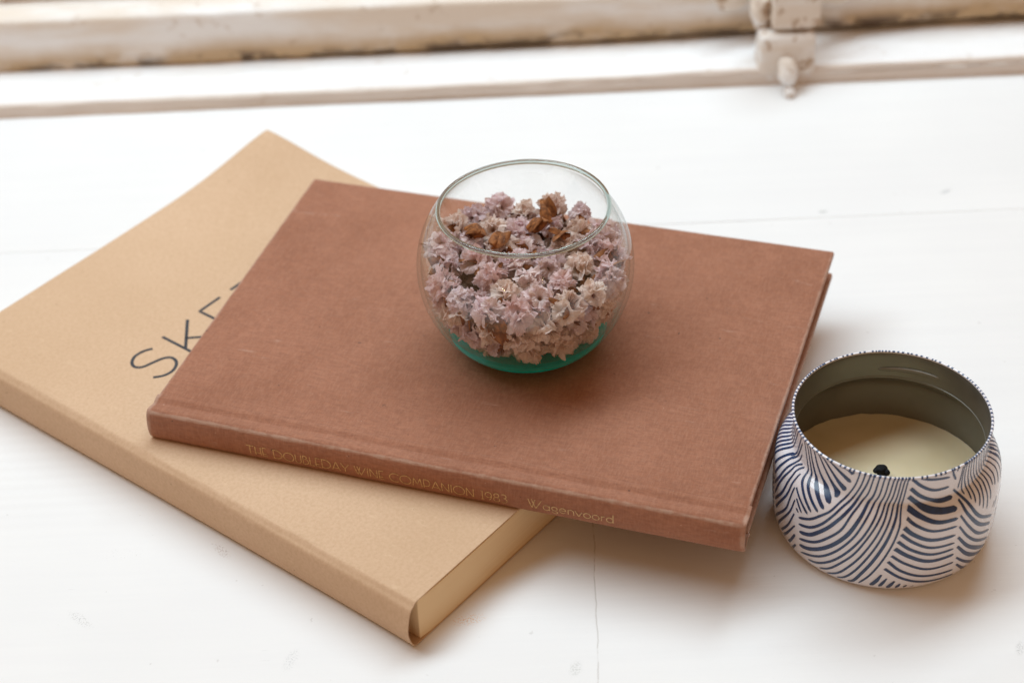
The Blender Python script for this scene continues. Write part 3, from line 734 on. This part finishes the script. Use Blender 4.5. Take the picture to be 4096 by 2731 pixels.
((0.3,0.45,0.45),[(-0.276,53.2),(-0.196,46.5),(-0.136,40.6),(-0.106,39.2),(-0.076,36.4),(-0.126,31.0)]),
((0.3,0.45,0.45),[(-0.214,53.2),(-0.134,46.5),(-0.074,40.6),(-0.044,39.2),(-0.014,36.4),(-0.064,31.0)]),
((0.3,0.45,0.45),[(-0.152,53.2),(-0.072,46.5),(-0.012,40.6),(0.018,39.2),(0.048,36.4),(-0.002,31.0)]),
((0.3,0.45,0.45),[(-0.09,53.2),(-0.01,46.5),(0.05,40.6),(0.08,39.2),(0.11,36.4),(0.06,31.0)]),
((0.3,0.45,0.45),[(-0.028,53.2),(0.052,46.5),(0.112,40.6),(0.142,39.2),(0.172,36.4),(0.122,31.0)]),
((0.3,0.45,0.45),[(0.034,53.2),(0.114,46.5),(0.174,40.6),(0.204,39.2),(0.234,36.4),(0.184,31.0)]),
((0.3,0.45,0.45),[(0.096,53.2),(0.176,46.5),(0.236,40.6),(0.266,39.2),(0.296,36.4),(0.246,31.0)]),
((0.3,0.45,0.45),[(0.158,53.2),(0.238,46.5),(0.298,40.6),(0.328,39.2),(0.358,36.4),(0.308,31.0)]),
((0.3,0.45,0.45),[(0.22,53.2),(0.3,46.5),(0.36,40.6),(0.39,39.2),(0.42,36.4),(0.37,31.0)]),
((0.3,0.4,0.3),[(-0.33,28.0),(-0.31,16.0),(-0.41,5.0)]),
((0.3,0.4,0.3),[(-0.28,28.0),(-0.26,16.0),(-0.36,5.0)]),
((0.3,0.4,0.3),[(-0.23,28.0),(-0.21,16.0),(-0.31,5.0)]),
((0.3,0.4,0.3),[(-0.18,28.0),(-0.16,16.0),(-0.26,5.0)]),
((0.3,0.4,0.3),[(-0.13,28.0),(-0.11,16.0),(-0.21,5.0)]),
((0.3,0.4,0.3),[(-0.08,28.0),(-0.06,16.0),(-0.16,5.0)]),
((0.3,0.4,0.3),[(-0.03,28.0),(-0.01,16.0),(-0.11,5.0)]),
((0.3,0.4,0.3),[(0.02,28.0),(0.04,16.0),(-0.06,5.0)]),
((0.6,0.7,0.6),[(-3.1,25.0),(-3.22,22.0),(-3.4,21.4)]),
((0.6,0.7,0.6),[(-3.1,22.5),(-3.22,19.5),(-3.4,18.9)]),
((0.6,0.7,0.6),[(-3.1,20.0),(-3.22,17.0),(-3.4,16.4)]),
((0.6,0.7,0.6),[(-3.1,17.5),(-3.22,14.5),(-3.4,13.9)]),
((0.6,0.7,0.6),[(-3.1,15.0),(-3.22,12.0),(-3.4,11.4)]),
((0.6,0.7,0.6),[(-3.1,12.5),(-3.22,9.5),(-3.4,8.9)]),
((0.6,0.7,0.6),[(-3.1,10.0),(-3.22,7.0),(-3.4,6.4)]),
((0.6,0.7,0.6),[(-3.1,7.5),(-3.22,4.5),(-3.4,3.9)]),
((0.6,0.7,0.6),[(-3.1,5.0),(-3.22,2.0),(-3.4,1.4)])]

def on_tin(p, off):
    # p = (angle * .04, z)
    a = p[0]/.04; z = min(max(p[1], .0007), .0533)
    dz = .0002; r1, r2 = tinr(max(z-dz, .0006)), tinr(min(z+dz, .0535)); nx, nz = 2*dz, -(r2-r1); l = math.hypot(nx, nz)
    r = tinr(z) + off*nx/l
    return (r*math.cos(a), r*math.sin(a), z + off*nz/l)
V = []; F = []; rimang = []
for rep in (0.0, math.pi):
    for wds, pts in STROKES:
        P2 = [(a, z/1000) for a, z in pts]
        if rep: P2 = [(a + math.pi, z) for a, z in P2]
        if rep and not (.50 < min(p[0] for p in P2) and max(p[0] for p in P2) < 2.42): continue
        if max(p[0] for p in P2) - min(p[0] for p in P2) > 2.5: continue
        Q = catmull([(a*.04, z) for a, z in P2], 7) if len(P2) > 2 else np.array([(a*.04, z) for a, z in P2])
        Q = [Q[0]] + [q for q0, q in zip(Q[:-1], Q[1:]) if np.linalg.norm(q-q0) > 1e-5]
        if len(Q) < 2: continue
        w0, w1, w2 = [x*.00155+.00008 for x in wds]
        def tp(t):
            w_ = (w0+(w1-w0)*t*2) if t < .5 else (w1+(w2-w1)*(t-.5)*2)
            return w_*(1-.65*max(0, (t-.96)/.04)**2)
        ribbon([tuple(q) for q in Q], .0005, on_tin, V, F, step=.0007, taper=tp, lift=.00010)
        for e in (P2[0], P2[-1]):
            if e[1] > .0519 and wds[0] < .9: rimang.append(e[0])
o = mesh_obj('printed_waves', V, F, NV, tin)
rimang = sorted(a % (2*math.pi) for a in rimang)
full = []
for i, a in enumerate(rimang):
    full.append(a); b = rimang[(i+1) % len(rimang)] + (2*math.pi if i == len(rimang)-1 else 0)
    g = b - a
    if g > .10:
        t = a + .05
        while t < b - .04:
            full.append(t); t += random.choice([.035, .045, .055, .055, .09])
V = []; F = []
for a in full:
    hw = .0085 + .0060*random.random(); base = len(V)
    for k in range(11):
        t = math.radians(-50 + 200*k/10); rr = .03665 + .00056*math.cos(t); zz = .0536 + .00056*math.sin(t)
        sk = .006*k/10
        for s in (-1, 1): V.append((rr*math.cos(a + sk + hw*s), rr*math.sin(a + sk + hw*s), zz))
    for k in range(10):
        q = base + 2*k; F.append((q, q+1, q+3, q+2))
mesh_obj('rim_dashes', V, F, NV, tin)

# ------------------------------------------------------------------ glass bowl
BOWL = Vector((.0067, .6311, KT + .0002 + BT + .0002)); GR = .0433; GZ = .0377
bowl = empty('glass_bowl', BOWL, 0, label='round clear glass bowl with teal tinted base, standing on the clothbound book', cat='bowl')
def fixn(o):
    import bmesh
    bm = bmesh.new(); bm.from_mesh(o.data); bmesh.ops.recalc_face_normals(bm, faces=bm.faces); bm.to_mesh(o.data); bm.free(); return o
def thin_glass():
    m = bpy.data.materials.new('clear_thin_glass'); m.use_nodes = True; t = m.node_tree; t.nodes.clear()
    out = t.nodes.new('ShaderNodeOutputMaterial'); lw = t.nodes.new('ShaderNodeLayerWeight'); lw.inputs['Blend'].default_value = .5
    pw = t.nodes.new('ShaderNodeMath'); pw.operation = 'POWER'; t.links.new(lw.outputs['Facing'], pw.inputs[0]); pw.inputs[1].default_value = 5.0
    mu = t.nodes.new('ShaderNodeMath'); mu.operation = 'MULTIPLY_ADD'; t.links.new(pw.outputs[0], mu.inputs[0]); mu.inputs[1].default_value = .62; mu.inputs[2].default_value = .036
    tr = t.nodes.new('ShaderNodeBsdfTransparent'); gl = t.nodes.new('ShaderNodeBsdfGlossy'); gl.inputs['Roughness'].default_value = .02
    gl.inputs['Color'].default_value = (.95, .98, 1, 1)
    cm = t.nodes.new('ShaderNodeMix'); cm.data_type = 'RGBA'; t.links.new(pw.outputs[0], cm.inputs['Factor'])
    cm.inputs['A'].default_value = (.992, .995, .994, 1); cm.inputs['B'].default_value = (.68, .76, .75, 1)
    t.links.new(cm.outputs['Result'], tr.inputs['Color'])
    mx = t.nodes.new('ShaderNodeMixShader'); t.links.new(mu.outputs[0], mx.inputs[0]); t.links.new(tr.outputs[0], mx.inputs[1]); t.links.new(gl.outputs[0], mx.inputs[2])
    t.links.new(mx.outputs[0], out.inputs['Surface']); return m
def solid_glass(name, col, dens, ior=1.5):
    m = bpy.data.materials.new(name); m.use_nodes = True; t = m.node_tree; t.nodes.clear()
    out = t.nodes.new('ShaderNodeOutputMaterial'); g = t.nodes.new('ShaderNodeBsdfGlass'); g.inputs['Roughness'].default_value = 0.0; g.inputs['IOR'].default_value = ior
    g.inputs['Color'].default_value = (1, 1, 1, 1)
    v = t.nodes.new('ShaderNodeVolumeAbsorption'); v.inputs['Color'].default_value = (*col, 1); v.inputs['Density'].default_value = dens
    t.links.new(g.outputs[0], out.inputs['Surface']); t.links.new(v.outputs[0], out.inputs['Volume']); return m
TG = thin_glass(); TEAL = solid_glass('teal_glass_painted_glow', (.05, .85, .78), 70); RIMG = solid_glass('glass_rim_bead', (.20, .55, .52), 260)
zb = -.0288
wo = [(math.sqrt(GR**2 - z*z), z + GZ) for z in lin(.0264, zb, 60)]
GI = GR - .0016
wi = [(math.sqrt(GI**2 - z*z), z + GZ) for z in lin(zb, .0264, 60)]
wobg = lambda a, r, z: (r + .0002*N(math.cos(a)*1.5, math.sin(a)*1.5, z*30), z)
revolve('wall', wo, TG, bowl, 160, wob=wobg); revolve('inner_wall', wi, TG, bowl, 160, wob=wobg)
rr0 = math.sqrt(GR**2 - .0270**2) - .0006
def rimwob(a, r, z): return (r + .00025*math.cos(a*2+.4), z + .0006*math.sin(a+2.0) + .0003*math.sin(2*a))
fixn(revolve('rim', [(rr0 + .00090*math.cos(t), .0272 + GZ + .00105*math.sin(t)) for t in lin(0, 2*math.pi, 19)[:-1]], RIMG, bowl, 160, close=True, wob=rimwob))
base = [(math.sqrt(GR**2 - z*z) - .0000, z + GZ) for z in lin(zb-.0001, -.0366, 16)] + [(.0205, .0003), (.0185, 0.0), (.0160, .0003), (.0110, .0012), (.0001, .0015)]
inner = [(.0001, .0070), (.012, .0069), (.021, .0070), (.0255, .0074), (.0285, .0082)] + [(math.sqrt(GI**2 - (zb-.0001)**2), zb - .0001 + GZ)]
bp = base + inner
tn = TEAL.node_tree; g_ = [n for n in tn.nodes if n.type == 'BSDF_GLASS'][0]; o_n = [n for n in tn.nodes if n.type == 'OUTPUT_MATERIAL'][0]
df = tn.nodes.new('ShaderNodeBsdfTranslucent'); df.inputs['Color'].default_value = (.0, .96, .94, 1)  # bright teal mixed in paints the glow of light piped through the base
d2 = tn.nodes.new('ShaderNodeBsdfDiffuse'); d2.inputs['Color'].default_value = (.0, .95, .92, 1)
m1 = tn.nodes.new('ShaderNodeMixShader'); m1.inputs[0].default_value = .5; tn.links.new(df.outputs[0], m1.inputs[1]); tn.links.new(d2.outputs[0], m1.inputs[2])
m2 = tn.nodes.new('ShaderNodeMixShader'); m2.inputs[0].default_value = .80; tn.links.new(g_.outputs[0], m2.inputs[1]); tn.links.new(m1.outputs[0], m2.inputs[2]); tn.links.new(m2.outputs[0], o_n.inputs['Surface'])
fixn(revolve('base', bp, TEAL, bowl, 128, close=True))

# ------------------------------------------------------------------ dried statice flower heads
def petal_mat(name, c_in, c_out, c_alt):
    m = M(name)
    at = m.n('ShaderNodeAttribute', attribute_name='t')
    oi = m.n('ShaderNodeObjectInfo')
    outer = m.mix(oi.outputs['Random'], c_out, c_alt)
    outer = m.mix(m.ramp(m.noise(330, 4, .65), .35, .7, 0, .55), outer, tuple(x*.74 for x in c_out))
    col = m.mix(m.ramp(at.outputs['Fac'], .03, .26), c_in, outer)
    m.set(col, .75, .15, 0, m.bump(m.noise(900, 3), .2, .0003))
    tl = m.n('ShaderNodeBsdfTranslucent'); m.L(col, tl.inputs['Color'])
    mx = m.n('ShaderNodeMixShader'); mx.inputs[0].default_value = .42
    m.L(m.b.outputs[0], mx.inputs[1]); m.L(tl.outputs[0], mx.inputs[2]); m.L(mx.outputs[0], m.out.inputs['Surface'])
    return m.m
TONES = [
 ('cream white', petal_mat('cream_petal', (.42, .24, .16), (.93, .80, .72), (.90, .75, .69))),
 ('pale lilac', petal_mat('lilac_petal', (.38, .22, .19), (.87, .69, .72), (.91, .78, .74))),
 ('dusty pink', petal_mat('pink_petal', (.42, .20, .17), (.88, .66, .65), (.87, .70, .69))),
 ('mauve grey', petal_mat('mauve_petal', (.34, .20, .17), (.80, .64, .67), (.85, .72, .70)))]
TONES.append(('dark brown', petal_mat('gap_shade_petal', (.08, .04, .025), (.20, .115, .08), (.26, .16, .11))))  # dark tone puts the shade of the gaps into the petal colour
BR = M('dry_brown_bract')
BR.set(BR.mix(BR.ramp(BR.noise(500, 3), .3, .7), (.12, .040, .012), (.36, .135, .040)), .7, .3, 0, BR.bump(BR.noise(1, 3, .6, BR.map(scale=(2500, 2500, 150))), .5, .0004))
def floret_mesh(seed, rm, hh):
    r_ = random.Random(seed); nA, nR = 84, 9; V = []; F = []; A = []
    ph = [r_.uniform(0, 6.28) for _ in range(9)]; jag = [r_.uniform(-1, 1) for _ in range(nA)]
    lob = r_.choice([4, 5, 5, 6]); flare = r_.uniform(.15, .45)
    for j in range(nR):
        t = j/(nR-1)
        for i in range(nA):
            a = 2*math.pi*i/nA
            rad = rm*(.08 + .92*t**1.05)
            fold = .09*math.sin(lob*a+ph[2]) + .08*math.sin((lob+3)*a+ph[3]) + .07*math.sin(13*a+ph[4]) + .035*math.sin(23*a+ph[6])
            edge = 1 + t*t*(.02*math.cos(lob*a+ph[0]) + .035*math.sin(11*a+ph[1]) + .02*math.sin(19*a+ph[7])) + .012*t**4*jag[i]
            z = hh*(t**.80)*(1 - flare*t*t) + t**1.6*rm*fold
            da = t*(.06*math.sin((lob+2)*a+ph[5]) + .06*math.sin(15*a+ph[8]))
            x, y = rad*edge*math.cos(a+da), rad*edge*math.sin(a+da); q = t*.0017
            o3 = seed*3.7
            x, y, z = x + q*(N(x*260+o3, y*260, z*260) + .2*N(x*800+o3, y*800, 1)), y + q*(N(x*260, y*260+o3, z*260+5) + .2*N(x*800, y*800+o3, 3)), z + q*1.3*(N(x*260+9, y*260, z*260+o3) + .25*N(x*850, y*850, o3))
            V.append((x, y, z)); A.append(t)
    for j in range(nR-1):
        for i in range(nA):
            F.append((j*nA+i, j*nA+(i+1) % nA, (j+1)*nA+(i+1) % nA, (j+1)*nA+i))
    F.append(tuple(range(nA))[::-1])
    return V, F, A
FM = {}
for ti, (tn, tm) in enumerate(TONES):
    for k in range(9):
        V, F, A = floret_mesh(k*7+ti, .0033 + .00016*k, .0039)
        o = mesh_obj('floret', V, F, tm, attr=A); FM[(ti, k)] = o.data; bpy.data.objects.remove(o)
def bract_mesh(seed):
    r_ = random.Random(seed); n, m = 12, 7; L_, W_ = .0092, .0034; ph = r_.uniform(0, 6)
    def fn(i, j):
        t = i/(n-1); s = (j/(m-1)-.5)*2
        w_ = W_*math.sin(math.pi*min(1, .12+t*.88))**.8
        return (s*w_*.9, -.0010 + .0022*(1-s*s)*(1-t*.4) + .0015*math.sin(t*3+ph)*t, -.0030 + L_*t + .0004*math.sin(9*s))
    V, F = grid(fn, n, m); o = mesh_obj('bract', V, F, BR.m); d = o.data; bpy.data.objects.remove(o); return d
BM = [bract_mesh(k) for k in range(4)]
def filament_mesh(seed):
    r_ = random.Random(seed); V = []; F = []
    for k in range(16):
        a = r_.uniform(0, 6.28); sp = r_.uniform(.1, .75); L_ = r_.uniform(.003, .0062)
        d = Vector((math.cos(a)*sp, math.sin(a)*sp, 1)).normalized(); s = d.orthogonal().normalized(); s2 = d.cross(s)
        b = len(V)
        for q, wd in ((0, .00022), (.6, .00016), (1, .00005)):
            c = d*L_*q + Vector((0, 0, -.0012))
            for e in range(3): V.append(tuple(c + (s*math.cos(2.09*e) + s2*math.sin(2.09*e))*wd))
        for q in range(2):
            for e in range(3): F.append((b+q*3+e, b+q*3+(e+1) % 3, b+q*3+3+(e+1) % 3, b+q*3+3+e))
    o = mesh_obj('filaments', V, F, BR.m); d = o.data; bpy.data.objects.remove(o); return d
FILM = [filament_mesh(k) for k in range(3)]

# pack the heads into the bowl: repulsion + gravity inside the sphere
NH = 126; hr = .0069
P = rng.normal(size=(NH, 3)); P /= np.linalg.norm(P, axis=1)[:, None]; P *= (.034*rng.random(NH)**(1/3))[:, None]; P[:, 2] -= .008
Rin = GI - .0066
def top_z(x, y): return .0036 + .055*y
for it in range(400):
    D = P[:, None, :] - P[None, :, :]; d = np.linalg.norm(D, axis=2) + np.eye(NH)
    ov = np.clip(2*hr*.93 - d, 0, None); np.fill_diagonal(ov, 0)
    P += (D/d[:, :, None]*ov[:, :, None]).sum(1)*.28
    P[:, 2] -= .00012
    r = np.linalg.norm(P, axis=1); k = r > Rin; P[k] *= (Rin/r[k])[:, None]
    P[:, 2] = np.clip(P[:, 2], -.0245, None); tz = top_z(P[:, 0], P[:, 1]); P[:, 2] = np.minimum(P[:, 2], tz)
camv = Vector((0, 0, .5277)) - (BOWL + Vector((0, 0, GZ))); camn = np.array(camv.normalized())
def link_copy(name, me, parent, mat):
    o = bpy.data.objects.new(name, me); COL.objects.link(o); o.parent = parent; o.matrix_local = mat; return o
heads = []
order = sorted(range(NH), key=lambda i: -P[i, 2])
for i in order:
    p = P[i]; rad = np.linalg.norm(p); hd = Vector(p/ (rad+1e-9)); istop = p[2] > -.0045
    if istop: dirv = Vector((random.uniform(-.8, .8), random.uniform(-1.1, .4), 1.0)).normalized()
    elif rad > Rin - .006: dirv = (hd + Vector([random.uniform(-.55, .55) for _ in range(3)])).normalized()
    else: dirv = Vector([random.gauss(0, 1) for _ in range(3)]).normalized()
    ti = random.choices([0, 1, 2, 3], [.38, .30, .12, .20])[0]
    if not istop and rad < Rin - .006: ti = 4  # innermost heads coloured dark so gaps between outer heads look shaded
    root = bpy.data.objects.new('dried_flower', None); COL.objects.link(root); root.empty_display_size = .003
    root.location = BOWL + Vector((p[0], p[1], p[2] + GZ)); 
    q = dirv.to_track_quat('Z', 'Y'); root.rotation_mode = 'QUATERNION'
    root.rotation_quaternion = q @ Vector((0, 0, 1)).rotation_difference(Vector((0, 0, 1)))
    sc = random.uniform(.86, 1.12); root.scale = (sc, sc, sc)
    nfl = random.choice([7, 7, 8, 9]); off = random.uniform(0, 6.28); open_ = random.random() < .16
    for k in range(nfl):
        if k == 0 and not open_: dv = Vector((0, 0, 1))
        else:
            a = off + 2*math.pi*k/(nfl-1) + random.uniform(-.25, .25); el = random.uniform(.30, .75) if not open_ else random.uniform(.05, .35)
            dv = Vector((math.cos(a)*math.cos(el), math.sin(a)*math.cos(el), math.sin(el)))
        qq = dv.to_track_quat('Z', 'Y') @ Vector((0, 0, 1)).rotation_difference(Vector((random.uniform(-.2, .2), random.uniform(-.2, .2), 1)).normalized())
        s_ = random.uniform(.85, 1.15)
        mat = Matrix.Translation(dv*.0017 + Vector((0, 0, -.0012))) @ (qq.to_matrix().to_4x4()) @ Matrix.Rotation(random.uniform(0, 6.28), 4, 'Z') @ Matrix.Diagonal((s_, s_, s_*random.uniform(.85, 1.2), 1))
        link_copy('floret', FM[(ti, random.randrange(9))], root, mat)
    if open_: link_copy('filaments', random.choice(FILM), root, Matrix.Identity(4))
    for k in range(random.choice([2, 3, 3] if istop else [1, 2, 2])):
        a = random.uniform(0, 6.28); el = random.uniform(-.9, .35)
        dv = Vector((math.cos(a)*math.cos(el), math.sin(a)*math.cos(el), math.sin(el)))
        mat = Matrix.Translation(dv*.0012 + Vector((0, 0, -.0010))) @ dv.to_track_quat('Z', 'Y').to_matrix().to_4x4() @ Matrix.Rotation(random.uniform(0, 6.28), 4, 'Z')
        link_copy('bract', random.choice(BM), root, mat)
    root['category'] = 'dried flower'; root['group'] = 'dried flower heads filling the glass bowl'
    face = float(np.dot(p/ (rad+1e-9), camn)); heads.append((root, p, ti, istop, rad, face))
# loose rust brown leaves between the heads
for (x, y, dz, yaw, pit, sc, lab) in [
    (-.021, .012, .0060, .4, 1.2, 1.1, 'curled tan dry leaf at the left end of the top of the flowers'),
    (-.011, .004, .0062, 2.1, 1.45, 1.15, 'rust brown dry leaf lying flat left of the middle of the flowers'),
    (.004, .013, .0062, 1.0, .9, 1.0, 'upright rust brown dry leaf in the middle of the back flowers'),
    (.015, .006, .0066, 5.2, 1.0, 1.2, 'wide ribbed brown dry leaf right of the middle, under a cream head'),
    (.0300, -.0170, -.0100, 3.9, .9, 1.20, 'orange brown dry leaf against the glass at the right'),
    (-.0120, -.0330, -.0040, .2, 2.4, 1.35, 'pointed amber dry leaf hanging behind the front glass on the left'),
    (.010, .020, .0060, 3.0, .8, 1.2, 'small brown dry leaf near the back of the flowers')]:
    z = top_z(x, y) + dz - .0012 if dz > 0 else dz
    root = bpy.data.objects.new('dry_leaf', None); COL.objects.link(root); root.empty_display_size = .003
    root.location = BOWL + Vector((x, y, z + GZ)); root.rotation_euler = (pit, 0, yaw); root.scale = (sc, sc, sc)
    link_copy('blade', BM[int(abs(x)*1e4) % 4], root, Matrix.Identity(4)); link_copy('blade', BM[(int(abs(x)*1e4)+1) % 4], root, Matrix.Rotation(1.1, 4, 'Z') @ Matrix.Rotation(.3, 4, 'X'))
    root['label'] = lab; root['category'] = 'dry leaf'; root['group'] = 'loose dry leaves among the flowers'
# labels: by row and order from left to right, as someone looking at the bowl would count them
ORD = ['first', 'second', 'third', 'fourth', 'fifth', 'sixth', 'seventh', 'eighth', 'ninth', 'tenth', 'eleventh', 'twelfth', 'thirteenth', 'fourteenth', 'fifteenth', 'sixteenth', 'seventeenth', 'eighteenth', 'nineteenth', 'twentieth']
rows = {}
for h in heads:
    root, p, ti, istop, rad, face = h
    if istop:
        key = 'back top row' if p[1] > .014 else 'second top row from the back' if p[1] > 0 else 'third top row from the back' if p[1] > -.016 else 'front top row'
    elif rad > Rin - .006 and face > -.25:
        key = 'upper row against the glass' if p[2] > -.012 else 'middle row against the glass' if p[2] > -.020 else 'lowest row above the base'
    else: key = None
    rows.setdefault(key, []).append(h)
for key, hs in rows.items():
    hs.sort(key=lambda h: h[1][0])
    for n, h in enumerate(hs):
        tn = TONES[h[2]][0]
        if key is None: h[0]['label'] = 'dried flower head buried inside the bowl behind the pale ones, painted dark as gap shade if innermost'
        else: h[0]['label'] = f"{tn} dried flower head, {ORD[min(n, 19)]} from left, {key}"
